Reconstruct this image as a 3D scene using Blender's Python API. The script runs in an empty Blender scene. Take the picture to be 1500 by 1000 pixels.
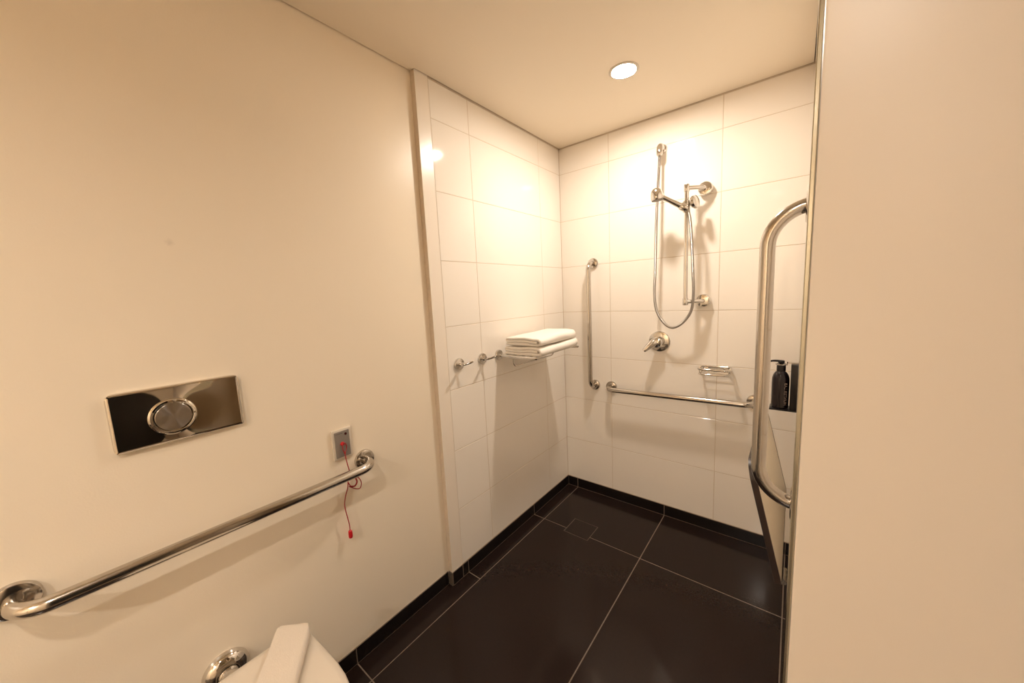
import bpy, bmesh, math, random
from mathutils import Vector, Matrix
random.seed(7)
PI = math.pi
S = bpy.context.scene
COL = S.collection

# ------------------------------------------------------------------ camera, world, exposure
cam_data = bpy.data.cameras.new('camera')
cam_data.sensor_width = 36.0
cam_data.lens = 520.62 / 1500 * 36.0
cam_data.clip_start = 0.02
cam_data.clip_end = 50
cam = bpy.data.objects.new('camera', cam_data)
COL.objects.link(cam)
_r = Vector((0.7829, 0.6202, -0.0485)); _f = Vector((-0.6204, 0.7739, -0.1274)).normalized()
_r = (_r - _r.dot(_f) * _f).normalized(); _u = _r.cross(_f)
cam.matrix_world = Matrix(((_r.x, _u.x, -_f.x, 1.2555), (_r.y, _u.y, -_f.y, -2.1493), (_r.z, _u.z, -_f.z, 1.39), (0, 0, 0, 1)))
S.camera = cam
world = bpy.data.worlds.new('world'); S.world = world
world.use_nodes = True
world.node_tree.nodes['Background'].inputs[0].default_value = (0.02, 0.016, 0.012, 1)
world.node_tree.nodes['Background'].inputs[1].default_value = 0.3
S.view_settings.view_transform = 'Standard'
S.view_settings.look = 'None'
S.view_settings.gamma = 1.0
S.view_settings.use_curve_mapping = False
S.view_settings.exposure = 0.16
S.cycles.diffuse_bounces = 10            # light keeps bouncing between the pale walls
LAMP_COLOR = (0.97, 0.855, 0.735)
LAMP_SHOWER = 560.0
LAMP_TOILET = 600.0
LAMP_FILL = 1700.0  # strength of the added fill lamp, no basin there

# ------------------------------------------------------------------ materials
def new_mat(name):
    m = bpy.data.materials.new(name); m.use_nodes = True
    nt = m.node_tree
    return m, nt, nt.nodes['Principled BSDF']

def mat(name, color, rough=0.5, metal=0.0, spec=0.5, noise=None, bump=None, coat=0.0, aniso=0.0):
    """noise=(scale, amount) varies the colour a little, bump=(scale, strength, distance) fine relief"""
    m, nt, b = new_mat(name)
    b.inputs['Base Color'].default_value = (*color, 1)
    b.inputs['Roughness'].default_value = rough
    b.inputs['Metallic'].default_value = metal
    b.inputs['Specular IOR Level'].default_value = spec
    b.inputs['Coat Weight'].default_value = coat
    b.inputs['Anisotropic'].default_value = aniso
    tc = nt.nodes.new('ShaderNodeTexCoord')
    if noise:
        n = nt.nodes.new('ShaderNodeTexNoise'); n.inputs['Scale'].default_value = noise[0]; n.inputs['Detail'].default_value = 4
        nt.links.new(tc.outputs['Object'], n.inputs['Vector'])
        mx = nt.nodes.new('ShaderNodeMix'); mx.data_type = 'RGBA'
        mx.inputs[6].default_value = (*[c * (1 - noise[1]) for c in color], 1)
        mx.inputs[7].default_value = (*[min(1, c * (1 + noise[1])) for c in color], 1)
        nt.links.new(n.outputs[0], mx.inputs[0]); nt.links.new(mx.outputs[2], b.inputs['Base Color'])
    if bump:
        n = nt.nodes.new('ShaderNodeTexNoise'); n.inputs['Scale'].default_value = bump[0]; n.inputs['Detail'].default_value = 3
        nt.links.new(tc.outputs['Object'], n.inputs['Vector'])
        bp = nt.nodes.new('ShaderNodeBump'); bp.inputs['Strength'].default_value = bump[1]; bp.inputs['Distance'].default_value = bump[2]
        nt.links.new(n.outputs[0], bp.inputs['Height']); nt.links.new(bp.outputs[0], b.inputs['Normal'])
    return m

M = {}
M['paint'] = mat('wall_paint', (0.885, 0.795, 0.655), 0.33, spec=0.4, noise=(2.0, 0.02), bump=(260, 0.10, 0.002))
M['ceiling'] = mat('ceiling_paint', (0.885, 0.795, 0.66), 0.6, spec=0.2, bump=(300, 0.06, 0.002))
M['tile'] = mat('glazed_white_tile', (0.86, 0.81, 0.74), 0.07, spec=0.5, noise=(1.5, 0.012), bump=(5, 0.03, 0.01))
M['grout'] = mat('wall_grout', (0.64, 0.55, 0.44), 0.8, spec=0.2, noise=(60, 0.1))
M['floor_tile'] = mat('dark_porcelain', (0.0165, 0.0095, 0.008), 0.15, spec=0.24, noise=(140, 0.22), bump=(4, 0.008, 0.004))
M['floor_grout'] = mat('floor_grout', (0.20, 0.155, 0.12), 0.8, spec=0.2, noise=(80, 0.2))
M['skirt'] = mat('black_skirting_tile', (0.010, 0.007, 0.0065), 0.25, spec=0.4, noise=(90, 0.3))
M['chrome'] = mat('chrome', (0.68, 0.655, 0.62), 0.06, metal=1.0)
M['steel'] = mat('polished_stainless', (0.57, 0.53, 0.48), 0.15, metal=1.0, bump=(900, 0.03, 0.0004))
M['mirror'] = mat('mirror_steel', (0.74, 0.70, 0.64), 0.035, metal=1.0)
M['white_gloss'] = mat('white_ceramic', (0.65, 0.59, 0.51), 0.10, spec=0.5)
M['white_plastic'] = mat('white_plastic', (0.65, 0.585, 0.495), 0.30, spec=0.4)
M['grey_plastic'] = mat('grey_plastic', (0.24, 0.215, 0.19), 0.45, spec=0.4, noise=(300, 0.06))
M['black_plastic'] = mat('black_plastic', (0.006, 0.005, 0.006), 0.28, spec=0.4)
M['bottle'] = mat('dark_bottle', (0.010, 0.005, 0.007), 0.16, spec=0.5)
M['label'] = mat('pale_print', (0.42, 0.34, 0.30), 0.6)
M['red'] = mat('red_cord', (0.34, 0.008, 0.014), 0.45, bump=(1200, 0.2, 0.0006))
M['red_bob'] = mat('red_plastic', (0.55, 0.012, 0.020), 0.28)
M['towel'] = mat('white_terry', (0.86, 0.82, 0.76), 0.95, spec=0.1, noise=(160, 0.04), bump=(420, 0.6, 0.003))
M['cloth'] = mat('pale_cloth', (0.66, 0.59, 0.505), 0.95, spec=0.1, noise=(160, 0.04), bump=(300, 0.3, 0.002))
M['seat'] = mat('cream_laminate', (0.80, 0.73, 0.60), 0.35, spec=0.4)
M['seat_edge'] = mat('dark_seat_edging', (0.030, 0.018, 0.015), 0.4)
M['hose'] = mat('metal_hose', (0.40, 0.37, 0.335), 0.30, metal=1.0)
M['door'] = mat('cream_door', (0.75, 0.665, 0.555), 0.36, spec=0.35, noise=(3.0, 0.015), bump=(240, 0.04, 0.001))
M['door_edge'] = mat('glossy_edge_strip', (0.56, 0.54, 0.46), 0.12, metal=1.0)
M['nib'] = mat('satin_white_strip', (0.85, 0.78, 0.69), 0.25, spec=0.4)
M['timber'] = mat('dark_timber', (0.012, 0.009, 0.008), 0.4, noise=(8, 0.3))
M['hall'] = mat('hall_wall', (0.10, 0.08, 0.06), 0.6, spec=0.2, noise=(4, 0.1))
M['carpet'] = mat('hall_carpet', (0.36, 0.28, 0.20), 0.95, spec=0.1, noise=(200, 0.3), bump=(300, 0.5, 0.003))

# ribbed hose: fine rings along its length
def hose_material():
    m = M['hose']; nt = m.node_tree; b = nt.nodes['Principled BSDF']
    uv = nt.nodes.new('ShaderNodeUVMap')
    w = nt.nodes.new('ShaderNodeTexWave'); w.wave_type = 'BANDS'; w.bands_direction = 'Y'; w.inputs['Scale'].default_value = 100.0
    nt.links.new(uv.outputs[0], w.inputs['Vector'])
    bp = nt.nodes.new('ShaderNodeBump'); bp.inputs['Strength'].default_value = 0.5; bp.inputs['Distance'].default_value = 0.002
    nt.links.new(w.outputs['Fac'], bp.inputs['Height']); nt.links.new(bp.outputs[0], b.inputs['Normal'])
hose_material()

# radially brushed button: anisotropic metal with tangents round the button's axis
def brushed_material():
    m, nt, b = new_mat('radially_brushed_steel')
    b.inputs['Base Color'].default_value = (0.50, 0.45, 0.39, 1)
    b.inputs['Metallic'].default_value = 1.0; b.inputs['Roughness'].default_value = 0.30
    b.inputs['Anisotropic'].default_value = 0.92
    b.inputs['Anisotropic Rotation'].default_value = 0.25
    t = nt.nodes.new('ShaderNodeTangent'); t.direction_type = 'RADIAL'; t.axis = 'X'
    nt.links.new(t.outputs[0], b.inputs['Tangent'])
    return m
M['brushed'] = brushed_material()

def stain_on_paint():
    """one faint brown smudge on the painted wall above the flush plate, a fixed place on the wall"""
    m = M['paint'].copy(); m.name = 'wall_paint_smudged'; nt = m.node_tree; b = nt.nodes['Principled BSDF']
    src = b.inputs['Base Color'].links[0].from_socket
    g = nt.nodes.new('ShaderNodeNewGeometry')
    sub = nt.nodes.new('ShaderNodeVectorMath'); sub.operation = 'DISTANCE'; sub.inputs[1].default_value = (-0.026, -1.953, 1.570)
    nt.links.new(g.outputs['Position'], sub.inputs[0])
    n = nt.nodes.new('ShaderNodeTexNoise'); n.inputs['Scale'].default_value = 140
    nt.links.new(g.outputs['Position'], n.inputs['Vector'])
    ad = nt.nodes.new('ShaderNodeMath'); ad.operation = 'MULTIPLY_ADD'; ad.inputs[1].default_value = 0.012
    nt.links.new(n.outputs[0], ad.inputs[0]); nt.links.new(sub.outputs['Value'], ad.inputs[2])
    mr = nt.nodes.new('ShaderNodeMapRange'); mr.inputs[1].default_value = 0.008; mr.inputs[2].default_value = 0.017
    mr.inputs[3].default_value = 0.16; mr.inputs[4].default_value = 0.0
    nt.links.new(ad.outputs[0], mr.inputs[0])
    mx = nt.nodes.new('ShaderNodeMix'); mx.data_type = 'RGBA'; mx.inputs[7].default_value = (0.30, 0.22, 0.15, 1)
    nt.links.new(mr.outputs[0], mx.inputs[0]); nt.links.new(src, mx.inputs[6]); nt.links.new(mx.outputs[2], b.inputs['Base Color'])
    return m
M['paint_smudge'] = stain_on_paint()

def emissive(name, color, strength):
    m, nt, b = new_mat(name)
    b.inputs['Base Color'].default_value = (0.8, 0.8, 0.8, 1)
    b.inputs['Emission Color'].default_value = (*color, 1)
    b.inputs['Emission Strength'].default_value = strength
    return m

# ------------------------------------------------------------------ builders
def obj(name, bm, material, parent=None, sharp=35, smooth=True):
    bmesh.ops.remove_doubles(bm, verts=bm.verts, dist=1e-6)
    bmesh.ops.recalc_face_normals(bm, faces=bm.faces)
    if smooth:
        lim = math.radians(sharp)
        for f in bm.faces: f.smooth = True
        for e in bm.edges:
            if len(e.link_faces) == 2 and e.calc_face_angle(0) > lim: e.smooth = False
    me = bpy.data.meshes.new(name); bm.to_mesh(me); bm.free()
    me.materials.append(material)
    o = bpy.data.objects.new(name, me); COL.objects.link(o)
    if parent is not None:
        o.parent = parent
        o.matrix_parent_inverse = Matrix.Translation(-parent.location)
    return o

def piece(name, mesh, loc, parent, rot=(0, 0, 0)):
    o = bpy.data.objects.new(name, mesh); COL.objects.link(o)
    o.location = loc; o.rotation_euler = rot; o.parent = parent
    o.matrix_parent_inverse = Matrix.Translation(-parent.location)
    return o

def thing(name, label, cat, loc, group=None):
    o = bpy.data.objects.new(name, None); COL.objects.link(o)
    o.empty_display_size = 0.05
    o.location = loc; o['label'] = label; o['category'] = cat
    if group: o['group'] = group
    return o

def tag(o, label, cat, group=None):
    o['label'] = label; o['category'] = cat
    if group: o['group'] = group
    return o

def struct(name, bm, material, label, cat, smooth=False):
    o = obj(name, bm, material, None, smooth=smooth)
    o['kind'] = 'structure'; o['label'] = label; o['category'] = cat
    return o

def box(bm, lo, hi, bevel=0.0, seg=2):
    lo, hi = Vector(lo), Vector(hi)
    r = bmesh.ops.create_cube(bm, size=1.0)
    for v in r['verts']:
        v.co = Vector(((lo[i] + hi[i]) / 2 + v.co[i] * (hi[i] - lo[i]) for i in range(3)))
    if bevel:
        es = list({e for v in r['verts'] for e in v.link_edges})
        bmesh.ops.bevel(bm, geom=es, offset=bevel, segments=seg, affect='EDGES', profile=0.5)
    return bm

def B(): return bmesh.new()

def ring_frame(t, ref):
    t = t.normalized()
    a = ref - ref.dot(t) * t
    if a.length < 1e-5: a = t.orthogonal()
    a.normalize()
    return a, t.cross(a)

def tube(bm, pts, rad, seg=16, closed=False, caps=True, uv=False):
    """sweep a circle along pts; rad is a number or a list"""
    pts = [Vector(p) for p in pts]; n = len(pts)
    rads = rad if isinstance(rad, (list, tuple)) else [rad] * n
    rings = []; ref = None
    for i in range(n):
        if closed: t = pts[(i + 1) % n] - pts[i - 1]
        else: t = pts[min(i + 1, n - 1)] - pts[max(i - 1, 0)]
        if ref is None: ref = t.orthogonal()
        a, b = ring_frame(t, ref); ref = a
        rings.append([bm.verts.new(pts[i] + rads[i] * (math.cos(2 * PI * k / seg) * a + math.sin(2 * PI * k / seg) * b)) for k in range(seg)])
    lay = bm.loops.layers.uv.verify() if uv else None
    d = [0.0]
    for i in range(1, n): d.append(d[-1] + (pts[i] - pts[i - 1]).length)
    for i in range(n if closed else n - 1):
        A, Bn = rings[i], rings[(i + 1) % n]
        for k in range(seg):
            f = bm.faces.new((A[k], A[(k + 1) % seg], Bn[(k + 1) % seg], Bn[k]))
            if uv:
                for l, (uu, vv) in zip(f.loops, ((k, i), (k + 1, i), (k + 1, i + 1), (k, i + 1))): l[lay].uv = (uu / seg, d[min(vv, n - 1)])
    if caps and not closed:
        bm.faces.new(rings[0]); bm.faces.new(rings[-1])
    return bm

def fillet(pts, r, n=8):
    """round the inner corners of a polyline"""
    pts = [Vector(p) for p in pts]; out = [pts[0]]
    for i in range(1, len(pts) - 1):
        p, a, b = pts[i], (pts[i - 1] - pts[i]).normalized(), (pts[i + 1] - pts[i]).normalized()
        ang = a.angle(b)
        if ang > PI - 0.02: out.append(p); continue
        d = min(r / math.tan(ang / 2), 0.499 * (pts[i - 1] - p).length if i > 1 else (pts[i - 1] - p).length, 0.499 * (pts[i + 1] - p).length if i < len(pts) - 2 else (pts[i + 1] - p).length)
        rr = d * math.tan(ang / 2)
        c = p + (a + b).normalized() * (rr / math.sin(ang / 2))
        s, e = p + a * d - c, p + b * d - c
        q = e - e.project(s); q = q.normalized() * s.length
        for k in range(n + 1):
            w = s.angle(e) * k / n
            out.append(c + s * math.cos(w) + q * math.sin(w))
    out.append(pts[-1])
    return out

def smooth_path(pts, n=6, closed=False):
    """Catmull-Rom through pts"""
    P = [Vector(p) for p in pts]; out = []; m = len(P)
    for i in range(m if closed else m - 1):
        if closed: p0, p1, p2, p3 = P[i - 1], P[i], P[(i + 1) % m], P[(i + 2) % m]
        else: p0, p1, p2, p3 = P[max(i - 1, 0)], P[i], P[i + 1], P[min(i + 2, m - 1)]
        for k in range(n):
            t = k / n
            out.append(0.5 * ((2 * p1) + (p2 - p0) * t + (2 * p0 - 5 * p1 + 4 * p2 - p3) * t * t + (3 * p1 - p0 - 3 * p2 + p3) * t ** 3))
    if not closed: out.append(P[-1])
    return out

def lathe(bm, origin, axis, prof, seg=32):
    """prof: (radius, height along axis) from base to top; radius 0 closes with a point"""
    o = Vector(origin); ax = Vector(axis).normalized(); a = ax.orthogonal().normalized(); b = ax.cross(a)
    prev = None
    for r, h in prof:
        c = o + ax * h
        cur = [bm.verts.new(c)] if r < 1e-6 else [bm.verts.new(c + r * (math.cos(2 * PI * k / seg) * a + math.sin(2 * PI * k / seg) * b)) for k in range(seg)]
        if prev is not None:
            if len(cur) == 1 and len(prev) > 1:
                for k in range(seg): bm.faces.new((prev[k], prev[(k + 1) % seg], cur[0]))
            elif len(prev) == 1 and len(cur) > 1:
                for k in range(seg): bm.faces.new((prev[0], cur[(k + 1) % seg], cur[k]))
            elif len(cur) > 1:
                for k in range(seg): bm.faces.new((prev[k], prev[(k + 1) % seg], cur[(k + 1) % seg], cur[k]))
        prev = cur
    return bm

def loft(bm, rings, cap0=True, cap1=True):
    R = [[bm.verts.new(p) for p in ring] for ring in rings]
    n = len(R[0])
    for A, C in zip(R, R[1:]):
        for k in range(n): bm.faces.new((A[k], A[(k + 1) % n], C[(k + 1) % n], C[k]))
    if cap0: bm.faces.new(R[0])
    if cap1: bm.faces.new(R[-1])
    return bm

def copy_tree(root, loc):
    """a thing and its parts, sharing mesh data"""
    r = root.copy(); COL.objects.link(r); r.location = loc
    for ch in list(root.children):
        c = ch.copy(); COL.objects.link(c); c.parent = r
        c.matrix_parent_inverse = ch.matrix_parent_inverse.copy()
    return r

# ------------------------------------------------------------------ room dimensions
XP, XT, XR = -0.026, 0.0, 1.29       # painted wall, tiled left wall, right wall
YS = -1.135                          # the step between painted and tiled wall
YE = -1.066                          # where the tiles end
ZC, ZT = 2.322, 2.42                 # ceiling, top of walls above the shadow gap
YF = -4.6                            # wall behind the camera
ZS = 0.069                           # skirting height
ROWS = [ZS + 0.0005, 0.361, 0.661, 0.961, 1.261, 1.561, 1.861, 2.161, 2.318]
JX = [0.0, 0.3405, 0.9378, XR]
JY = [0.0, -0.2426, -0.8347, YE]
T = 0.0009                           # tiles stand this proud of the grout

# ------------------------------------------------------------------ walls
bm = B(); box(bm, (-0.14, YF - 0.1, 0), (XP, YS - 0.0001, ZT))
struct('wall_left', bm, M['paint_smudge'], 'cream painted wall behind the toilet with a steel flush plate', 'wall')
bm = B(); box(bm, (-0.14, YS, 0), (XT - T, 0.0, ZT))
wl = struct('shower_wall_left', bm, M['grout'], 'white tiled shower wall carrying the towel rack and robe hooks', 'wall')
bm = B(); box(bm, (-0.14, 0.0 + T, 0), (XR + 0.1, 0.1, ZT))
wb = struct('wall_back', bm, M['grout'], 'white tiled shower wall carrying the hand shower and mixer', 'wall')
bm = B(); box(bm, (XR + T, -1.32, 0), (XR + 0.1, 0.0, ZT))
wr = struct('wall_right', bm, M['grout'], 'white tiled shower wall carrying the fold-down seat', 'wall')
bm = B(); box(bm, (XR + T, YF, 0), (XR + 0.1, -2.75, ZT))
struct('wall_right_end', bm, M['paint'], 'painted wall beyond the doorway, behind the viewer', 'wall')
bm = B(); box(bm, (XP, YF - 0.1, 0), (2.7, YF, ZT))
struct('wall_front', bm, M['paint'], 'painted wall behind the viewer', 'wall')
bm = B(); box(bm, (2.6, YF, 0), (2.7, -0.9, ZT)); box(bm, (XR + 0.1, -0.9, 0), (2.7, -0.8, ZT))
struct('wall_hall', bm, M['paint'], 'painted wall of the hall outside the doorway', 'wall')
bm = B(); box(bm, (2.57, -2.95, 0.0), (2.6, -1.93, 2.1), 0.002, 1)
struct('reflection_panel', bm, M['timber'], 'dark timber panel added across the hall for the flush plate to reflect', 'door')  # unseen, added only to darken part of the flush plate's reflection
# smooth edge piece between the step and the first tile
bm = B(); box(bm, (XT - T, YS, 0.0), (XT, YE - 0.0006, ZT - 0.05), 0.0008, 1)
o = struct('trim_1', bm, M['nib'], 'narrow smooth strip between the painted wall and the tiles', 'trim')

def tile_mesh(name, w, h, d, material, bev=0.0012):
    """tile lying in local XY with its face at +Z"""
    bm = B(); box(bm, (-w / 2, -h / 2, -d), (w / 2, h / 2, 0))
    es = [e for e in bm.edges if all(v.co.z > -1e-6 for v in e.verts)]
    bmesh.ops.bevel(bm, geom=es, offset=bev, segments=1, affect='EDGES')
    me = bpy.data.meshes.new(name); bm.to_mesh(me); bm.free(); me.materials.append(material)
    return me

_cache = {}
def place_tile(name, u0, u1, v0, v1, gap, frame, parent, material, d=T):
    """frame: function (u, v) -> location, and a base rotation matrix"""
    w, h = abs(u1 - u0) - gap, abs(v1 - v0) - gap
    key = (name, round(w, 4), round(h, 4), material.name, round(d, 4))
    if key not in _cache: _cache[key] = tile_mesh(name, w, h, d, material)
    loc, rot = frame((u0 + u1) / 2, (v0 + v1) / 2)
    tilt = Matrix.Rotation(random.uniform(-1, 1) * 0.0008, 4, 'X') @ Matrix.Rotation(random.uniform(-1, 1) * 0.0006, 4, 'Y') if name == 'tile' else Matrix()
    o = bpy.data.objects.new(name, _cache[key]); COL.objects.link(o)
    o.parent = parent; o.matrix_parent_inverse = Matrix.Translation(-parent.location)
    o.matrix_basis = Matrix.Translation(loc) @ rot @ tilt
    return o

def basis(x, y, z): return Matrix((( x[0], y[0], z[0], 0), (x[1], y[1], z[1], 0), (x[2], y[2], z[2], 0), (0, 0, 0, 1)))
F_left = lambda x: (lambda u, v: (Vector((x, u, v)), basis((0, 1, 0), (0, 0, 1), (1, 0, 0))))
F_back = lambda y: (lambda u, v: (Vector((u, y, v)), basis((1, 0, 0), (0, 0, 1), (0, -1, 0))))
F_right = lambda x: (lambda u, v: (Vector((x, u, v)), basis((0, -1, 0), (0, 0, 1), (-1, 0, 0))))
F_floor = lambda z: (lambda u, v: (Vector((u, v, z)), Matrix()))
F_step = lambda y: (lambda u, v: (Vector((u, y, v)), basis((1, 0, 0), (0, 0, 1), (0, -1, 0))))

for j in range(len(ROWS) - 1):
    for i in range(3):
        place_tile('tile', JY[i + 1], JY[i], ROWS[j], ROWS[j + 1], 0.0024, F_left(XT), wl, M['tile'])
        place_tile('tile', JX[i], JX[i + 1], ROWS[j], ROWS[j + 1], 0.0024, F_back(0.0), wb, M['tile'])
    for a, b in ((0.0, -0.32), (-0.32, -0.92), (-0.92, -1.32)):
        place_tile('tile', b, a, ROWS[j], ROWS[j + 1], 0.0024, F_right(XR), wr, M['tile'])

# ------------------------------------------------------------------ floor
bm = B(); box(bm, (-0.14, YF - 0.1, -0.1), (XR + 0.1, 0.1, -0.0008))
fl = struct('floor', bm, M['floor_grout'], 'dark charcoal porcelain tiled floor with pale grout lines', 'floor')
bm = B(); box(bm, (XR + 0.1001, YF - 0.1, -0.1), (2.7, -0.8, -0.0006))
struct('floor_hall', bm, M['carpet'], 'beige carpet outside the doorway', 'floor')
FX = [0.0806, 0.6731, 1.2656]
FY = [0.0, -0.4459, -1.0293, -1.6127, -2.196, -2.78, -3.36, -3.94, -4.52, YF]
GAPF = 0.0042
DR = (0.238, 0.388, -0.476, -0.338)      # drain insert
for y1, y0 in zip(FY, FY[1:]):         # narrow strip of short pieces along the wall
    place_tile('floor_tile', XP if y0 < YS else XT, FX[0], y0, y1, GAPF, F_floor(0.0), fl, M['floor_tile'], 0.0008)
FY2 = [0.0, -0.4459, -1.6127, -2.78, -3.94, YF]
for j, (y1, y0) in enumerate(zip(FY2, FY2[1:])):   # long tiles in two columns and a sliver by the right wall
    for i in range(2):
        if i == 0 and j in (0, 1): continue        # the two tiles notched for the drain
        place_tile('floor_tile', FX[i], FX[i + 1], y0, y1, GAPF, F_floor(0.0), fl, M['floor_tile'], 0.0008)
    place_tile('floor_tile', FX[2], XR, y0, y1, GAPF, F_floor(0.0), fl, M['floor_tile'], 0.0008)

def notched_tile(x0, x1, y0, y1, notch, parent):
    """a floor tile with a rectangular notch cut from one long side for the drain"""
    g = GAPF / 2; nx0, nx1, ny = notch
    x0 += g; x1 -= g; y0 += g; y1 -= g
    if ny > (y0 + y1) / 2: P = [(x0, y0), (x1, y0), (x1, y1), (nx1, y1), (nx1, ny), (nx0, ny), (nx0, y1), (x0, y1)]
    else: P = [(x0, y0), (nx0, y0), (nx0, ny), (nx1, ny), (nx1, y0), (x1, y0), (x1, y1), (x0, y1)]
    bm = B(); vs = [bm.verts.new((x, y, 0.0)) for x, y in P]
    f = bm.faces.new(vs)
    e = bmesh.ops.extrude_face_region(bm, geom=[f])
    for v in e['geom']:
        if isinstance(v, bmesh.types.BMVert): v.co.z -= 0.0008
    return obj('floor_tile', bm, M['floor_tile'], parent, smooth=False)
notched_tile(FX[0], FX[1], FY[1], 0.0, (DR[0] - 0.002, DR[1] + 0.002, DR[3] + 0.002), fl)
notched_tile(FX[0], FX[1], FY2[2], FY2[1], (DR[0] - 0.002, DR[1] + 0.002, DR[2] - 0.002), fl)
# tile-insert drain: thin steel tray edge with a floor tile in it
bm = B()
for a, b in (((DR[0], DR[2]), (DR[1], DR[2] + 0.0016)), ((DR[0], DR[3] - 0.0016), (DR[1], DR[3])), ((DR[0], DR[2]), (DR[0] + 0.0016, DR[3])), ((DR[1] - 0.0016, DR[2]), (DR[1], DR[3]))):
    box(bm, (*a, -0.0007), (*b, 0.0002))
dc = obj('drain_cover', bm, mat('drain_edge', (0.055, 0.043, 0.035), 0.35, metal=0.6), fl, smooth=False)
dc['label'] = 'square floor drain filled with matching dark tile'
place_tile('drain_tile', DR[0] + 0.0022, DR[1] - 0.0022, DR[2] + 0.0022, DR[3] - 0.0022, 0.0, F_floor(-0.0001), dc, M['floor_tile'], 0.0006)

# ------------------------------------------------------------------ skirting tiles
KT = 0.005
def baseboard(name, lo, hi, label):
    bm = B(); box(bm, lo, hi)
    return struct(name, bm, M['floor_grout'], label, 'skirting')
bl = baseboard('baseboard_left', (XP, YF, 0.0), (XP + KT - 0.0008, YS - 0.007, ZS - 0.001), 'black tile skirting below the painted wall')
ys = [YS - 0.007, -1.6127, -2.196, -2.78, -3.36, -3.94, YF]
for a, b in zip(ys, ys[1:]): place_tile('skirting_tile', b, a, 0.001, ZS, 0.003, F_left(XP + KT), bl, M['skirt'], 0.0008)
bs = baseboard('shower_baseboard_left', (XT, YS, 0.0), (XT + KT - 0.0008, 0.0, ZS - 0.001), 'black tile skirting below the tiled wall with the towel rack')
ys = [0.0, -0.4459, -1.031, -1.069, YS]
for a, b in zip(ys, ys[1:]): place_tile('skirting_tile', b, a, 0.001, ZS, 0.003, F_left(XT + KT), bs, M['skirt'], 0.0008)
bm = B(); box(bm, (XP + KT, YS - 0.0065, 0.0), (XT + KT - 0.001, YS - 0.0001, ZS - 0.001), 0.001, 1)
obj('corner_piece', bm, mat('skirting_corner', (0.11, 0.085, 0.065), 0.5), bs, smooth=False)
bb = baseboard('baseboard_back', (XT + KT, -KT + 0.0008, 0.0), (XR, 0.0, ZS - 0.001), 'black tile skirting below the wall with the hand shower')
for a, b in ((XT + KT, 0.0806), (0.0806, 0.6731), (0.6731, 1.2656), (1.2656, XR)): place_tile('skirting_tile', a, b, 0.001, ZS, 0.003, F_back(-KT), bb, M['skirt'], 0.0008)
br = baseboard('baseboard_right', (XR - KT + 0.0008, -1.32, 0.0), (XR, -KT, ZS - 0.001), 'black tile skirting below the fold-down seat')
for a, b in ((-KT, -0.4459), (-0.4459, -1.0293), (-1.0293, -1.32)): place_tile('skirting_tile', b, a, 0.001, ZS, 0.003, F_right(XR - KT), br, M['skirt'], 0.0008)

# ------------------------------------------------------------------ ceiling with a shadow gap round it
G = 0.007; XL, YL = 1.05, -2.62
bm = B()
P = [(XT + G, -G), (1.275, -G), (1.275, YL + 0.05), (XP + G, YL + 0.05), (XP + G, YS - 0.004), (XT + G, YS - 0.004)]
f = bm.faces.new([bm.verts.new((x, y, ZC)) for x, y in P])
for v in [g for g in bmesh.ops.extrude_face_region(bm, geom=[f])['geom'] if isinstance(g, bmesh.types.BMVert)]: v.co.z += 0.013
YB = -3.9                            # openings for the lamp and the added fill lamp behind the viewer
box(bm, (XP + G, YF + G, ZC), (1.275, YB - 0.05, ZC + 0.013)); box(bm, (XP + G, YB + 0.05, ZC), (1.275, YL - 0.05, ZC + 0.013))
box(bm, (XP + G, YB - 0.05, ZC), (XL - 0.05, YB + 0.05, ZC + 0.013)); box(bm, (XL + 0.05, YB - 0.05, ZC), (1.275, YB + 0.05, ZC + 0.013))
box(bm, (XP + G, YL - 0.05, ZC), (XL - 0.05, YL + 0.05, ZC + 0.013)); box(bm, (XL + 0.05, YL - 0.05, ZC), (1.275, YL + 0.05, ZC + 0.013))
struct('ceiling', bm, M['ceiling'], 'cream plasterboard ceiling with a thin shadow gap at the walls', 'ceiling')
bm = B(); box(bm, (-0.14, YF - 0.1, ZT), (2.7, 0.1, ZT + 0.1))
struct('ceiling_slab', bm, M['hall'], 'dark slab above the plasterboard ceiling', 'ceiling')
bm = B(); box(bm, (XR + 0.1001, YF, ZC), (2.6, -0.9, ZC + 0.02))
struct('ceiling_hall', bm, M['ceiling'], 'ceiling of the hall outside the doorway', 'ceiling')

# ------------------------------------------------------------------ door leaf close to the viewer
bm = B(); box(bm, (1.2650, -1.70, 0.006), (2.16, -1.662, 2.30), 0.003, 2)
dr = struct('door_1', bm, M['door'], 'wide cream door leaf beside the viewer, its glossy edge towards the shower', 'door', smooth=True)
bm = B(); box(bm, (1.2610, -1.6995, 0.006), (1.2650, -1.6625, 2.30), 0.0008, 1)
e = obj('edge_strip', bm, M['door_edge'], dr)
e['label'] = 'glossy pale edge strip'

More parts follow.
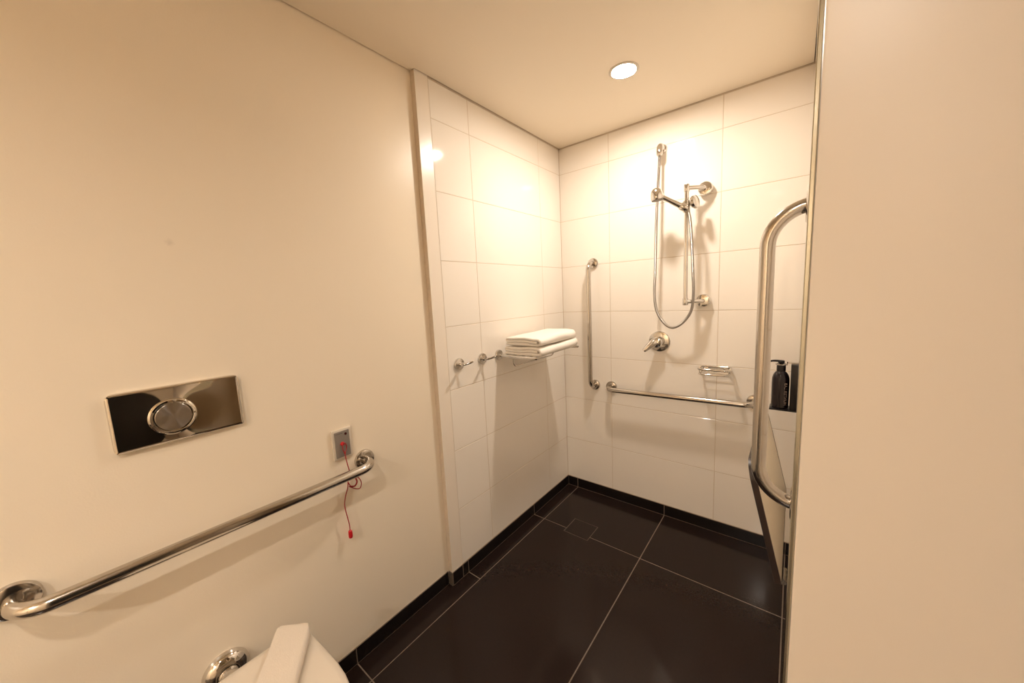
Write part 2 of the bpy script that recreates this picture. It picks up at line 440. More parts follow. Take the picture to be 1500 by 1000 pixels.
# ------------------------------------------------------------------ downlights
def downlight(loc, strength, label, deep=0.0):
    x, y = loc
    t = thing('downlight', label, 'ceiling light', (x, y, ZC), 'recessed ceiling downlights')
    bm = B(); lathe(bm, (x, y, ZC), (0, 0, -1), [(0.049, 0.0), (0.062 + 0.013 * bool(deep), 0.0), (0.062 + 0.013 * bool(deep), 0.002), (0.058, 0.0045), (0.051, 0.0045), (0.049, 0.002), (0.049, 0.0)], 48)
    obj('trim_ring', bm, M['white_plastic'], t)
    if deep:
        obj('can', lathe(B(), (x, y, ZC + deep + 0.01), (0, 0, -1), [(0, 0), (0.056, 0), (0.056, deep + 0.008), (0.049, deep + 0.010), (0.0495, 0.004), (0, 0.004)], 48), M['black_plastic'], t)
    bm = B(); lathe(bm, (x, y, ZC + deep), (0, 0, -1), [(0.049, 0.0005), (0.049, 0.0018), (0.03, 0.0024), (0, 0.0026)], 48)
    obj('lens', bm, emissive('lamp_lens', LAMP_COLOR, strength), t)
    return t
downlight((0.638, -0.525), LAMP_SHOWER, 'round recessed downlight glowing in the ceiling over the shower')
downlight((XL, YL), LAMP_TOILET, 'deep round recessed downlight in the ceiling just behind the viewer', 0.024)
downlight((XL, YB), LAMP_FILL, 'added unseen fill downlight at the far end behind the viewer', 0.022)  # invented fill lamp, lifts the painted wall and the lower shower tiles

# ------------------------------------------------------------------ grab bars
def grab_bar(f1, f2, normal, standoff, rad, bend, label, flange_r=0.038, flange_h=0.013):
    f1, f2, n = Vector(f1), Vector(f2), Vector(normal)
    t = thing('grab_bar', label, 'grab bar', (f1 + f2) / 2, 'stainless steel grab bars')
    path = fillet([f1 + n * 0.004, f1 + n * standoff, f2 + n * standoff, f2 + n * 0.004], bend, 14)
    obj('tube', tube(B(), path, rad, 24), M['steel'], t)
    R = flange_r
    for f in (f1, f2):
        obj('flange', lathe(B(), f, n, [(0, 0.0), (R, 0.0), (R, flange_h * 0.45), (R * 0.95, flange_h * 0.8), (R * 0.82, flange_h), (rad + 0.001, flange_h + 0.001), (rad - 0.002, flange_h + 0.001)], 40), M['steel'], t)
    return t
grab_bar((XP, -1.500, 0.793), (XP, -2.292, 0.798), (1, 0, 0), 0.082, 0.0165, 0.055, 'long steel grab bar on the painted wall below the flush plate', 0.038)
grab_bar((0.229, 0, 1.569), (0.229, 0, 0.775), (0, -1, 0), 0.072, 0.0150, 0.046, 'upright steel grab bar on the tiles next to the towel rack', 0.034)
grab_bar((0.343, 0, 0.775), (1.112, 0, 0.790), (0, -1, 0), 0.082, 0.0150, 0.046, 'level steel grab bar on the tiles below the shower mixer', 0.036)
grab_bar((XR, -1.02, 1.571), (XR, -1.02, 0.811), (-1, 0, 0), 0.096, 0.0170, 0.090, 'thick upright steel grab bar with wide bends beside the door leaf', 0.048, 0.024)

# ------------------------------------------------------------------ flush plate
def flush_plate():
    c = Vector((XP, -1.985, 1.1265)); hw, hh, dep = 0.131, 0.075, 0.013
    t = thing('flush_plate', 'shiny rectangular toilet flush plate with one round button on the painted wall', 'flush plate', c)
    # front face: a mirror that swells towards the round button; rounded, turned-back rim
    bm = B(); nu, nv = 72, 48
    def corner(u, v):                  # squash a square grid onto a rounded rectangle
        r = 0.015; x, y = u * hw, v * hh
        ax, ay = abs(x) - (hw - r), abs(y) - (hh - r)
        if ax > 0 and ay > 0:
            m = max(ax, ay); l = math.hypot(ax, ay)
            if l > 1e-9:
                k = m / l; x = math.copysign(hw - r + ax * k, x); y = math.copysign(hh - r + ay * k, y)
        return x, y
    def height(x, y):
        r = math.hypot(x, y * 1.0)
        h = dep + 0.0060 * math.exp(-(math.hypot(x + 0.019, y + 0.0055) / 0.056) ** 2)
        ex = min(hw - abs(x), hh - abs(y))
        if ex < 0.006: h -= 0.0045 * (1 - ex / 0.006) ** 2
        return h
    W = 0.006
    us = [-1 + 2 * i / nu for i in range(nu + 1)]; vs = [-1 + 2 * j / nv for j in range(nv + 1)]
    grid = [[None] * (nv + 1) for _ in us]
    for i, u in enumerate(us):
        for j, v in enumerate(vs):
            x, y = corner(u, v)
            grid[i][j] = bm.verts.new((c.x + height(x, y), c.y + x, c.z + y))
    for i in range(nu):
        for j in range(nv): bm.faces.new((grid[i][j], grid[i + 1][j], grid[i + 1][j + 1], grid[i][j + 1]))
    rim = [grid[i][0] for i in range(nu)] + [grid[nu][j] for j in range(nv)] + [grid[i][nv] for i in range(nu, 0, -1)] + [grid[0][j] for j in range(nv, 0, -1)]
    back = [bm.verts.new((c.x, v.co.y, v.co.z)) for v in rim]
    for k in range(len(rim)):
        q = (k + 1) % len(rim); bm.faces.new((rim[k], rim[q], back[q], back[k]))
    obj('plate', bm, M['mirror'], t, sharp=50)
    b = c + Vector((0.0165, 0, 0)); b.y = -2.004; b.z = 1.121
    obj('button_ring', lathe(B(), b, (1, 0, 0), [(0.049, -0.006), (0.047, 0.003), (0.044, 0.0065), (0.040, 0.0075), (0.0385, 0.006), (0.0385, 0.000), (0.0, 0.000)], 56), M['mirror'], t)
    obj('button', lathe(B(), b, (1, 0, 0), [(0.0355, 0.0005), (0.0355, 0.007), (0.0345, 0.008), (0.02, 0.0081), (0, 0.0081)], 56), M['brushed'], t)
flush_plate()

# ------------------------------------------------------------------ emergency call point
def call_point():
    t = thing('emergency_call_point', 'small grey and white emergency call switch with a dangling red pull cord', 'call switch', (XP, -1.5775, 0.886))
    y0, y1, z0, z1 = -1.613, -1.542, 0.830, 0.942
    bm = B(); box(bm, (XP, y0, z0), (XP + 0.010, y1, z1), 0.003, 3)
    sp = obj('surround', bm, M['white_plastic'], t)
    bm = B(); box(bm, (XP + 0.010, -1.6055, 0.838), (XP + 0.0125, -1.5515, 0.934), 0.0008, 1)
    obj('face_plate', bm, M['grey_plastic'], t)
    bm = B(); lathe(bm, (XP + 0.0125, -1.565, 0.921), (1, 0, 0), [(0.0045, 0), (0.0045, 0.0015), (0, 0.0022)], 20)
    obj('indicator_lamp', bm, mat('dark_red_lens', (0.05, 0.004, 0.006), 0.2), t)
    bm = B()
    for i in range(6):                 # a row of small dark print along the top of the plate
        box(bm, (XP + 0.0125, -1.600 + i * 0.0042, 0.9255), (XP + 0.0127, -1.597 + i * 0.0042, 0.9275))
    obj('print', bm, mat('dark_print', (0.06, 0.05, 0.060), 0.6), t, smooth=False)
    bm = B(); lathe(bm, (XP + 0.0125, -1.580, 0.887), (1, 0, 0), [(0.0075, 0), (0.007, 0.004), (0.005, 0.007), (0, 0.0085)], 20)
    obj('pull_eye', bm, M['red_bob'], t)
    X = -0.006
    bm = B()
    loop = [(X, -1.580, 0.889), (X + .002, -1.585, 0.882), (X, -1.583, 0.866), (X, -1.578, 0.856), (X, -1.570, 0.872), (X + .002, -1.573, 0.888)]
    tube(bm, smooth_path(loop, 6, True), 0.0018, 8, closed=True)
    main = [(X, -1.579, 0.856), (X, -1.577, 0.835), (X, -1.574, 0.810), (X, -1.570, 0.777), (X, -1.578, 0.745), (X, -1.582, 0.721), (X, -1.592, 0.696), (X, -1.600, 0.665), (X, -1.598, 0.632), (X, -1.594, 0.603), (X, -1.591, 0.574), (X, -1.591, 0.556)]
    tube(bm, smooth_path(main, 6), 0.0018, 8)
    l2 = [(X, -1.578, 0.738), (X + .001, -1.570, 0.720), (X + .002, -1.556, 0.716), (X + .002, -1.547, 0.728), (X, -1.549, 0.742), (X, -1.539, 0.741), (X, -1.530, 0.718), (X, -1.536, 0.698), (X, -1.552, 0.702), (X - .001, -1.576, 0.722)]
    tube(bm, smooth_path(l2, 6), 0.0018, 8)
    knot = [(X + .0005 * k, -1.571 + .009 * k / 4, 0.722 - .004 * math.sin(k)) for k in range(5)]
    tube(bm, smooth_path(l2[1:5], 6), 0.0028, 8)
    lathe(bm, (X, -1.5785, 0.858), (0, 0.1, -1), [(0, 0), (0.0035, 0.002), (0.0035, 0.007), (0, 0.009)], 12)
    cd = obj('pull_cord', bm, M['red'], t)
    obj('cord_bob', lathe(B(), (X, -1.591, 0.558), (0, 0, -1), [(0.002, 0), (0.0065, 0.004), (0.0075, 0.012), (0.0075, 0.026), (0.006, 0.031), (0, 0.032)], 24), M['red_bob'], cd)
call_point()

# ------------------------------------------------------------------ toilet
TY = -1.985
def pan_ring(x0, x1, hw, z, cr=0.05, n=18):
    """D-shaped outline: straight rear at x0 with rounded corners, elliptical front to x1"""
    P = []; xm = x0 + (x1 - x0) * 0.42
    for k in range(n + 1):             # front half ellipse from -hw to +hw
        a = -PI / 2 + PI * k / n
        P.append((xm + (x1 - xm) * math.cos(a), TY + hw * math.sin(a), z))
    rw = hw * 0.965
    for k in range(7):                 # rear corner +y
        a = PI / 2 * k / 6
        P.append((x0 + cr - cr * math.sin(a), TY + rw - cr + cr * math.cos(a), z))
    for k in range(7):
        a = PI / 2 * k / 6
        P.append((x0 + cr - cr * math.cos(a), TY - rw + cr - cr * math.sin(a), z))
    return P
t = thing('toilet', 'white toilet with closed lid standing under the flush plate', 'toilet', (0.36, TY, 0.0))
obj('pan', loft(B(), [pan_ring(0.24, 0.50, 0.115, 0.0, 0.03), pan_ring(0.24, 0.50, 0.112, 0.06, 0.03), pan_ring(0.225, 0.49, 0.11, 0.2, 0.03), pan_ring(0.205, 0.55, 0.14, 0.31, 0.04), pan_ring(0.20, 0.595, 0.158, 0.385, 0.04), pan_ring(0.20, 0.60, 0.160, 0.412, 0.04), pan_ring(0.205, 0.595, 0.155, 0.418, 0.04)]), M['white_gloss'], t, sharp=60)
obj('seat', loft(B(), [pan_ring(0.165, 0.612, 0.163, 0.419), pan_ring(0.162, 0.616, 0.166, 0.423), pan_ring(0.162, 0.616, 0.166, 0.434), pan_ring(0.165, 0.612, 0.163, 0.438)]), M['white_plastic'], t, sharp=60)
obj('lid', loft(B(), [pan_ring(0.152, 0.616, 0.164, 0.439), pan_ring(0.149, 0.620, 0.167, 0.443), pan_ring(0.149, 0.620, 0.167, 0.453), pan_ring(0.153, 0.616, 0.163, 0.458), pan_ring(0.17, 0.60, 0.148, 0.460)]), M['white_plastic'], t, sharp=60)
obj('flush_pipe', tube(B(), [(XP, TY, 0.331), (0.222, TY, 0.331)], 0.027, 24), M['chrome'], t)
obj('pipe_collar', lathe(B(), (XP, TY, 0.331), (1, 0, 0), [(0.028, 0.0), (0.057, 0.0), (0.057, 0.006), (0.050, 0.018), (0.040, 0.026), (0.031, 0.030), (0.028, 0.030), (0.028, 0.0)], 40), M['chrome'], t)

# ------------------------------------------------------------------ folded cloths and towels
def ribbon_fold(cl, th, ys, mapf, capround=True):
    """thick ribbon with centreline cl in a cross-section plane, swept along ys"""
    bm = B(); n = len(cl); rings = []
    for iy, y in enumerate(ys):
        s = 1.0
        if capround and (iy == 0 or iy == len(ys) - 1): s = 0.62
        ring_o, ring_i = [], []
        for k in range(n):
            a = cl[max(k - 1, 0)]; b = cl[min(k + 1, n - 1)]
            tx, tz = b[0] - a[0], b[1] - a[1]; l = math.hypot(tx, tz); nx, nz = -tz / l, tx / l
            h = th / 2 * s
            ring_o.append(mapf(cl[k][0] + nx * h, y, cl[k][1] + nz * h)); ring_i.append(mapf(cl[k][0] - nx * h, y, cl[k][1] - nz * h))
        rings.append(ring_o + ring_i[::-1])
    R = [[bm.verts.new(p) for p in r] for r in rings]; m = 2 * n
    for A, C in zip(R, R[1:]):
        for k in range(m): bm.faces.new((A[k], A[(k + 1) % m], C[(k + 1) % m], C[k]))
    for A in (R[0], R[-1]):
        for k in range(n - 1): bm.faces.new((A[k], A[k + 1], A[m - 2 - k], A[m - 1 - k]))
    return bm

def trifold(x0, x1, H, th, n=7):
    """bottom layer, turn at x1, top layer, turn at x0, middle layer (cross-section centreline)"""
    g = H / 3; zb, zm, zt = g / 2, H / 2, H - g / 2
    P = [(x0 + 0.004 + (x1 - x0 - 0.02) * k / n, zb) for k in range(n)]
    R = (zt - zb) / 2; cx = x1 - R - th / 2
    P += [(cx + R * math.sin(PI * k / 10), zb + R - R * math.cos(PI * k / 10)) for k in range(11)]
    r = (zt - zm) / 2; lx = x0 + r + th / 2
    P += [(cx + (lx - cx) * k / n, zt) for k in range(1, n)]
    P += [(lx - r * math.sin(PI * k / 8), zm + r + r * math.cos(PI * k / 8)) for k in range(9)]
    P += [(lx + (cx - 0.004 - lx) * k / n, zm) for k in range(1, n + 1)]
    return P

def wob(x, y, s): return math.sin(31 * x + 17 * y + s) * 0.5 + math.sin(23 * y - 41 * x + 2.1 * s) * 0.5

def towel(z0, H, x0, x1, y0, y1, seed, label, bulge):
    cl = trifold(x0, x1, H, H / 3 * 0.93)
    ys = [y0, y0 + 0.004] + [y0 + (y1 - y0) * k / 14 for k in range(1, 14)] + [y1 - 0.004, y1]
    def mapf(x, y, z):
        u = (y - y0) / (y1 - y0); w = (x - x0) / (x1 - x0)
        zz = z0 + z * (1 + bulge * u * u) + (0.0036 * wob(x, y, seed) if z > H * 0.2 else 0) * (0.3 + w)
        xx = x + 0.004 * math.sin(9 * y + seed) * w
        # the far end slumps and rounds off
        if u > 0.8: k = (u - 0.8) / 0.2; xx -= 0.02 * k * k * max(0, w - 0.3)
        return (xx, y, zz)
    o = obj('folded_towel', ribbon_fold(cl, H / 3 * 0.93, ys, mapf), M['towel'], None, sharp=60)
    return tag(o, label, 'towel', 'folded white towels on the rack')
ZR = 1.0800                            # top of the rack rods
towel(ZR, 0.043, 0.040, 0.275, -0.700, -0.285, 0.3, 'lower folded white towel resting on the chrome rack rods', 0.10)
towel(ZR + 0.0500, 0.043, 0.045, 0.270, -0.695, -0.300, 2.2, 'upper folded white towel, on top of another on the rack', 0.16)

def lid_cloth():
    """narrow folded strip lying across the rear corner of the toilet lid"""
    d = Vector((0.83, -0.56, 0)).normalized(); s = Vector((d.y, -d.x, 0)) * -1
    o0 = Vector((0.160, -1.853, 0.4602)); W, L, H = 0.092, 0.36, 0.026
    cl = [(-W / 2 + 0.006 + (W - 0.012) * k / 8, 0.0065) for k in range(9)]
    cl += [(W / 2 - 0.0065 + 0.0065 * math.sin(PI * k / 8), 0.013 - 0.0065 * math.cos(PI * k / 8)) for k in range(9)]
    cl += [(W / 2 - 0.0065 - (W - 0.012) * k / 8, 0.0195) for k in range(1, 9)]
    ys = [0, 0.004, 0.012, 0.03] + [0.06 + 0.3 * k / 10 for k in range(11)]
    def mapf(x, y, z):
        r = 0.030 if x < 0 else 0.014
        if y < r:
            k = W / 2 - (r - math.sqrt(max(0, r * r - (r - y) ** 2)))
            x = max(-k, min(k, x))
        p = o0 + d * (y + 0.26 * x * max(0.0, 1 - y / 0.3)) + s * x
        return (p.x, p.y, o0.z + z + 0.0008 * wob(p.x * 1.5, p.y * 1.5, 1.0) * (1 if z > 0.01 else 0))
    o = obj('folded_cloth', ribbon_fold(cl, 0.0125, ys, mapf), M['cloth'], None, sharp=60)
    tag(o, 'narrow folded white cloth strip lying across the closed toilet lid', 'cloth')
lid_cloth()

# ------------------------------------------------------------------ robe hooks
def robe_hook(y, z):
    t = thing('robe_hook', '', 'hook', (0, y, z), 'chrome robe hooks')
    obj('rosette', lathe(B(), (0, y, z), (1, 0, 0), [(0, 0), (0.029, 0.0), (0.029, 0.006), (0.0265, 0.011), (0.018, 0.013), (0.010, 0.014), (0.009, 0.022), (0, 0.024)], 36), M['chrome'], t)
    for s in (-1, 1):
        p = [(0.016, y, z), (0.028, y + s * 0.007, z - 0.002), (0.044, y + s * 0.022, z + 0.002), (0.060, y + s * 0.040, z + 0.010)]
        obj('prong', tube(B(), smooth_path(p, 5), [0.0062] * 4 + [0.0058] * 4 + [0.0055] * 5 + [0.0048] * 2 + [0.003], 14), M['chrome'], t)
    return t
h1 = robe_hook(-1.001, 1.078)
h1['label'] = 'chrome double robe hook, the one next to the smooth strip'
h2 = copy_tree(h1, (0, -0.838, 1.077))
h2['label'] = 'chrome double robe hook, the one next to the towel rack'

# ------------------------------------------------------------------ towel rack
def towel_rack():
    z = 1.0735; ya, yb = -0.708, -0.262; xe = 0.252
    t = thing('towel_rack', 'chrome towel rack holding two folded towels on the tiled wall', 'towel rack', (0, (ya + yb) / 2, z))
    for y in (ya, yb):
        obj('rosette', lathe(B(), (0, y, z + 0.002), (1, 0, 0), [(0, 0), (0.029, 0), (0.029, 0.006), (0.0265, 0.011), (0.018, 0.013), (0.011, 0.016), (0, 0.018)], 36), M['chrome'], t)
        s = 1 if y == ya else -1
        path = [(0.010, y, z), (0.05, y, z - 0.002), (0.12, y + s * 0.002, z - 0.004), (0.20, y + s * 0.004, z - 0.004), (0.235, y + s * 0.006, z - 0.003), (xe, y + s * 0.010, z - 0.002)]
        sp = smooth_path(path, 5)
        obj('arm', tube(B(), sp, [0.0075 + 0.0022 * math.sin(PI * k / (len(sp) - 1)) if k < len(sp) - 2 else 0.006 for k in range(len(sp))], 16), M['chrome'], t)
    for x in (0.055, 0.105, 0.155, 0.205, 0.243):
        obj('rod', tube(B(), [(x, ya + 0.003, z + 0.0035), (x, yb - 0.003, z + 0.0035)], 0.003, 12), M['chrome'], t)
    p = fillet([(0.098, ya + 0.006, z), (0.098, ya + 0.008, z - 0.056), (0.098, yb - 0.055, z - 0.056), (0.098, yb - 0.006, z)], 0.024, 8)
    obj('hanging_rail', tube(B(), p, 0.0042, 12), M['chrome'], t)
towel_rack()

# ------------------------------------------------------------------ hand shower on its rail
RX, RY = 0.800, -0.107
t = thing('shower_rail', 'short upright chrome slide rail with two offset wall brackets', 'shower rail', (RX, 0, 1.6))
obj('rail', tube(B(), [(RX, RY, 1.308), (RX, RY, 1.905)], 0.0105, 20), M['chrome'], t)
for zf in (1.887, 1.315):
    fx = 0.869
    obj('wall_flange', lathe(B(), (fx, 0, zf), (0, -1, 0), [(0, 0), (0.033, 0), (0.034, 0.004), (0.034, 0.030), (0.031, 0.035), (0.020, 0.037), (0, 0.0375)], 36), M['chrome'], t)
    br_ = fillet([(fx, -0.015, zf), (fx, -0.060, zf), (RX + 0.006, RY, zf)], 0.02, 6)
    obj('bracket', tube(B(), br_, 0.0105, 16), M['chrome'], t)
    bm = B(); lathe(bm, (RX, RY, zf - 0.018), (0, 0, 1), [(0, 0), (0.0125, 0), (0.0135, 0.002), (0.0135, 0.034), (0.0125, 0.036), (0, 0.036)], 24)
    obj('bracket_socket', bm, M['chrome'], t)
zs = 1.797
bm = B(); lathe(bm, (RX, RY, zs - 0.030), (0, 0, 1), [(0.011, 0), (0.017, 0.003), (0.018, 0.03), (0.017, 0.057), (0.011, 0.060)], 24)
sl = obj('slider', bm, M['chrome'], t)
kb = B(); lathe(kb, (RX + 0.012, RY + 0.006, zs + 0.012), (0.85, -0.25, 0.12), [(0.010, 0), (0.010, 0.012), (0.028, 0.016), (0.033, 0.024), (0.031, 0.036), (0.022, 0.041), (0, 0.042)], 28)
obj('slider_knob', kb, M['chrome'], sl)

def hand_shower():
    t = thing('hand_shower', 'chrome hand shower with ribbed hose hooked on the slide rail', 'hand shower', (0.735, -0.14, 1.83))
    head = Vector((0.676, -0.186, 1.868)); base = Vector((0.806, -0.122, 1.782))
    d = (head - base).normalized()
    p = [base, base + d * 0.02, base + d * 0.06, base + d * 0.10, head - d * 0.02]
    hn = tube(B(), p, [0.0135, 0.0150, 0.0135, 0.0120, 0.0115], 20)
    obj('handle', hn, M['chrome'], t)
    ax = Vector((0.10, 0.05, -1.0)).normalized()   # the spray face looks down
    hb = lathe(B(), head - ax * 0.032, ax, [(0, 0), (0.010, 0.001), (0.019, 0.006), (0.026, 0.016), (0.0295, 0.029), (0.0310, 0.044), (0.0305, 0.056), (0.028, 0.061)], 36)
    obj('head', hb, M['chrome'], t)
    obj('spray_face', lathe(B(), head - ax * 0.032, ax, [(0.028, 0.0605), (0.026, 0.064), (0.015, 0.065), (0, 0.065)], 36), M['grey_plastic'], t)
    # collar holding the handle on the slider
    obj('holder_cup', lathe(B(), base + d * 0.004, d, [(0.015, 0), (0.019, 0.002), (0.0195, 0.03), (0.017, 0.034), (0.0145, 0.034)], 24), M['chrome'], t)
    hose = [(0.653, -0.060, 2.095), (0.652, -0.066, 2.02), (0.650, -0.080, 1.90), (0.648, -0.088, 1.80), (0.645, -0.092, 1.66), (0.642, -0.094, 1.475), (0.638, -0.092, 1.363), (0.649, -0.088, 1.268), (0.687, -0.082, 1.199), (0.733, -0.080, 1.174), (0.785, -0.084, 1.204), (0.826, -0.094, 1.266), (0.838, -0.104, 1.355), (0.836, -0.112, 1.46), (0.828, -0.117, 1.634), (0.820, -0.120, 1.728), (0.812, -0.122, 1.768), base + d * 0.004]
    obj('hose', tube(B(), smooth_path(hose, 9), 0.0072, 14, uv=True), M['hose'], t)
hand_shower()
t = thing('shower_outlet', 'small chrome wall elbow feeding the shower hose near the ceiling', 'water outlet', (0.653, 0, 2.135))
obj('wall_flange', lathe(B(), (0.653, 0, 2.143), (0, -1, 0), [(0, 0), (0.024, 0), (0.024, 0.006), (0.021, 0.011), (0.014, 0.013), (0, 0.014)], 32), M['chrome'], t)
obj('elbow', tube(B(), fillet([(0.653, -0.006, 2.143), (0.653, -0.058, 2.146), (0.653, -0.060, 2.112)], 0.018, 8), 0.0160, 20), M['chrome'], t)
obj('hose_nut', lathe(B(), (0.653, -0.060, 2.115), (0, 0, -1), [(0, 0), (0.0155, 0.001), (0.0160, 0.014), (0.0120, 0.024), (0, 0.025)], 12), M['chrome'], t)

# ------------------------------------------------------------------ mixer
def mixer():
    c = Vector((0.640, 0, 1.083))
    t = thing('shower_mixer', 'round chrome shower mixer with a single lever', 'mixer tap', c)
    obj('cover_plate', lathe(B(), c, (0, -1, 0), [(0, 0), (0.060, 0), (0.060, 0.003), (0.057, 0.007), (0.050, 0.009), (0.03, 0.011), (0, 0.012)], 48), M['chrome'], t)
    obj('body', lathe(B(), c, (0, -1, 0), [(0.027, 0.008), (0.027, 0.030), (0.0255, 0.035), (0.030, 0.038), (0.031, 0.054), (0.027, 0.063), (0.012, 0.069), (0, 0.070)], 36), M['chrome'], t)
    p = [(0.634, -0.046, 1.086), (0.622, -0.058, 1.080), (0.608, -0.068, 1.069), (0.592, -0.079, 1.052), (0.577, -0.089, 1.036)]
    sp = smooth_path(p, 5); n = len(sp)
    bm = tube(B(), sp, [0.025 * (1 - 0.60 * (k / (n - 1)) ** 1.8) for k in range(n)], 20)
    obj('lever', bm, M['chrome'], t)
mixer()

# ------------------------------------------------------------------ soap basket
def soap_basket():
    x0, x1, z = 0.864, 1.006, 0.9585; dpt = -0.105
    t = thing('soap_basket', 'small chrome wire soap basket on the tiles above the level grab bar', 'soap basket', ((x0 + x1) / 2, 0, z))
    def rim(zz, rad, in_):
        a, b, y0, y1 = x0 + in_, x1 - in_, -0.006, dpt + in_
        P = fillet([((a + b) / 2, y0, zz), (a, y0, zz), (a, y1, zz), (b, y1, zz), (b, y0, zz), ((a + b) / 2, y0, zz)], 0.018, 6)
        return tube(B(), P[:-1], rad, 12, closed=True)
    obj('upper_rim', rim(z, 0.0054, 0.0), M['chrome'], t)
    obj('lower_rim', rim(z - 0.027, 0.0042, 0.004), M['chrome'], t)
    for k in range(5):
        y = -0.022 - 0.0165 * k
        obj('wire', tube(B(), [(x0 + 0.006, y, z - 0.027), (x1 - 0.006, y, z - 0.027)], 0.0024, 10), M['chrome'], t)
    for x in (x0 + 0.003, x1 - 0.003):
        for y in (-0.02, dpt + 0.02):
            obj('post', tube(B(), [(x, y, z), (x + (0.003 if x < 0.9 else -0.003), y, z - 0.027)], 0.0024, 10), M['chrome'], t)
    for x in (x0 + 0.022, x1 - 0.022):
        bm = B(); box(bm, (x - 0.014, -0.010, z - 0.031), (x + 0.014, 0.0, z + 0.006), 0.003, 2)
        obj('wall_mount', bm, M['chrome'], t)
soap_basket()

# ------------------------------------------------------------------ pump bottle in its wall holder
BX, BY, BZ = 1.2185, -0.245, 0.849
def bottle():
    t = thing('pump_bottle', 'dark pump bottle with pale lettering standing in a black wall holder', 'bottle', (BX, BY, BZ))
    r = 0.031
    b = obj('bottle_body', lathe(B(), (BX, BY, BZ), (0, 0, 1), [(0, 0), (r - 0.003, 0.0), (r, 0.004), (r, 0.120), (r * 0.97, 0.132), (r * 0.86, 0.145), (r * 0.66, 0.156), (0.0145, 0.161), (0.0135, 0.164)], 40), M['bottle'], t)
    obj('collar', lathe(B(), (BX, BY, BZ), (0, 0, 1), [(0.0135, 0.162), (0.0165, 0.163), (0.0165, 0.184), (0.015, 0.187), (0.007, 0.187), (0.007, 0.196), (0, 0.196)], 28), M['black_plastic'], t)
    bm = B(); lathe(bm, (BX, BY, BZ), (0, 0, 1), [(0, 0.193), (0.010, 0.193), (0.0115, 0.196), (0.0115, 0.2055), (0.009, 0.208), (0, 0.2085)], 24)
    sp = smooth_path([(BX, BY, BZ + 0.2035), (BX - 0.018, BY - 0.006, BZ + 0.2055), (BX - 0.034, BY - 0.010, BZ + 0.2045), (BX - 0.042, BY - 0.012, BZ + 0.201)], 4)
    tube(bm, sp, [0.0055 - 0.0022 * k / (len(sp) - 1) for k in range(len(sp))], 12)
    obj('pump_head', bm, M['black_plastic'], t)
    # lettering running down the bottle, wrapped round its side
    cu = bpy.data.curves.new('lettering', 'FONT'); cu.body = 'HUNTER LAB'; cu.size = 0.0165; cu.extrude = 0.0; cu.resolution_u = 2
    tmp = bpy.data.objects.new('lettering_tmp', cu); COL.objects.link(tmp)
    dg = bpy.context.evaluated_depsgraph_get(); me = bpy.data.meshes.new_from_object(tmp.evaluated_get(dg))
    bpy.data.objects.remove(tmp)
    xs = [v.co.x for v in me.vertices]; w = max(xs) - min(xs); k = 0.098 / w; a0 = math.radians(-62)
    for v in me.vertices:
        u = (v.co.x - min(xs)) * k; s = v.co.y * k
        a = a0 + s / r
        v.co = Vector((BX + (r + 0.0003) * math.cos(a), BY + (r + 0.0003) * math.sin(a), BZ + 0.016 + u))
    me.materials.clear(); me.materials.append(M['label'])
    o = bpy.data.objects.new('lettering', me); COL.objects.link(o); o.parent = b; o.matrix_parent_inverse = Matrix.Translation(-t.location)
    o.parent = b; o.matrix_parent_inverse = Matrix()
    o['label'] = 'pale lettering running up the bottle'
bottle()
t = thing('bottle_holder', 'black wall holder clasping a dark pump bottle on the tiles', 'bottle holder', (XR, BY, 0.845))
bm = B(); box(bm, (1.2525, BY - 0.034, 0.848), (XR, BY + 0.034, 1.046), 0.003, 2)
obj('back_box', bm, M['black_plastic'], t)
bm = B(); box(bm, (1.183, BY - 0.040, 0.8425), (XR, BY + 0.040, 0.8488), 0.002, 2)
obj('tray', bm, M['black_plastic'], t)
bm = B(); lathe(bm, (BX, BY, 1.0385), (0, 0, 1), [(0.0172, 0), (0.0215, 0), (0.0215, 0.0035), (0.0172, 0.0035), (0.0172, 0)], 28)
box(bm, (BX + 0.019, BY - 0.012, 1.0462), (XR, BY + 0.012, 1.0495)); box(bm, (BX + 0.0185, BY - 0.012, 1.0386), (BX + 0.0225, BY + 0.012, 1.0495))
obj('neck_clamp', bm, M['steel'], t)

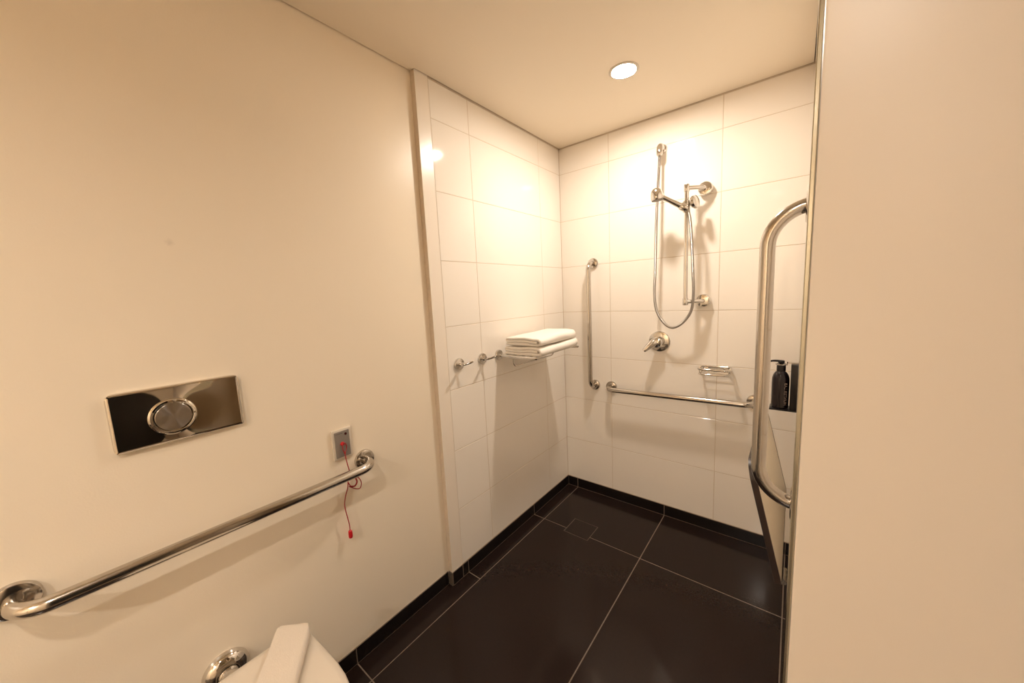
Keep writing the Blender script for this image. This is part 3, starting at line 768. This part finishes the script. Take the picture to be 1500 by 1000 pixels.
# ------------------------------------------------------------------ fold-up shower seat
def shower_seat():
    ya, yb = -0.900, -0.255
    h = Vector((1.2505, 0, 0.470)); top = Vector((1.166, 0, 0.842))
    d = (top - h); L = d.length; d.normalize(); n = Vector((-d.z, 0, d.x)) * -1      # n points towards the wall side
    th = 0.016
    t = thing('shower_bench', 'cream fold-up shower seat with dark edging leaning out from the wall', 'shower seat', (h.x, (ya + yb) / 2, h.z))
    def P(s, y, o): return h + d * s + Vector((0, y, 0)) + n * o
    def outline(i, r):
        pts = []
        for cy, cs, a0 in ((ya + r, L - r, PI / 2), (ya + r, r * 0 + 0.002, PI), (yb - r, 0.002, 3 * PI / 2), (yb - r, L - r, 0)):
            for k in range(7):
                a = a0 + PI / 2 * k / 6
                if cs < 0.01:
                    yy = cy + (r - i) * math.cos(a); ss = 0.002 + i + 0.006 + 0.006 * math.sin(a)
                else: yy = cy + (r - i) * math.cos(a); ss = cs + (r - i) * math.sin(a)
                pts.append((ss, yy))
        return pts
    core = outline(0.0006, 0.060); rim = outline(0.0, 0.060)
    bm = loft(B(), [[P(s, y, o) for s, y in core] for o in (-th / 2, -th / 2 + 0.0001, th / 2)])
    obj('panel', bm, M['seat'], t, smooth=False)
    # dark edging: a band round the panel, slightly proud of both faces
    bm = B(); ins = outline(0.0035, 0.060)
    loops = [[P(s, y, o) for s, y in pts] for pts, o in ((ins, -th / 2 - 0.0012), (rim, -th / 2 - 0.0004), (rim, th / 2 + 0.0004), (ins, th / 2 + 0.0012))]
    loft(bm, loops + [[P(s, y, -th / 2 - 0.0012) for s, y in ins]], False, False)
    obj('edging', bm, M['seat_edge'], t, sharp=50)
    for y in (-0.83, -0.33):
        bm = B(); box(bm, (XR - 0.006, y - 0.03, 0.405), (XR, y + 0.03, 0.505), 0.002, 2)
        hp = obj('hinge', bm, M['steel'], t)
        bm = B(); tube(bm, [(1.262, y - 0.032, 0.462), (1.262, y + 0.032, 0.462)], 0.009, 16)
        box(bm, (1.262, y - 0.024, 0.455), (XR - 0.004, y + 0.024, 0.469))
        obj('hinge_pin', bm, M['steel'], hp)
shower_seat()
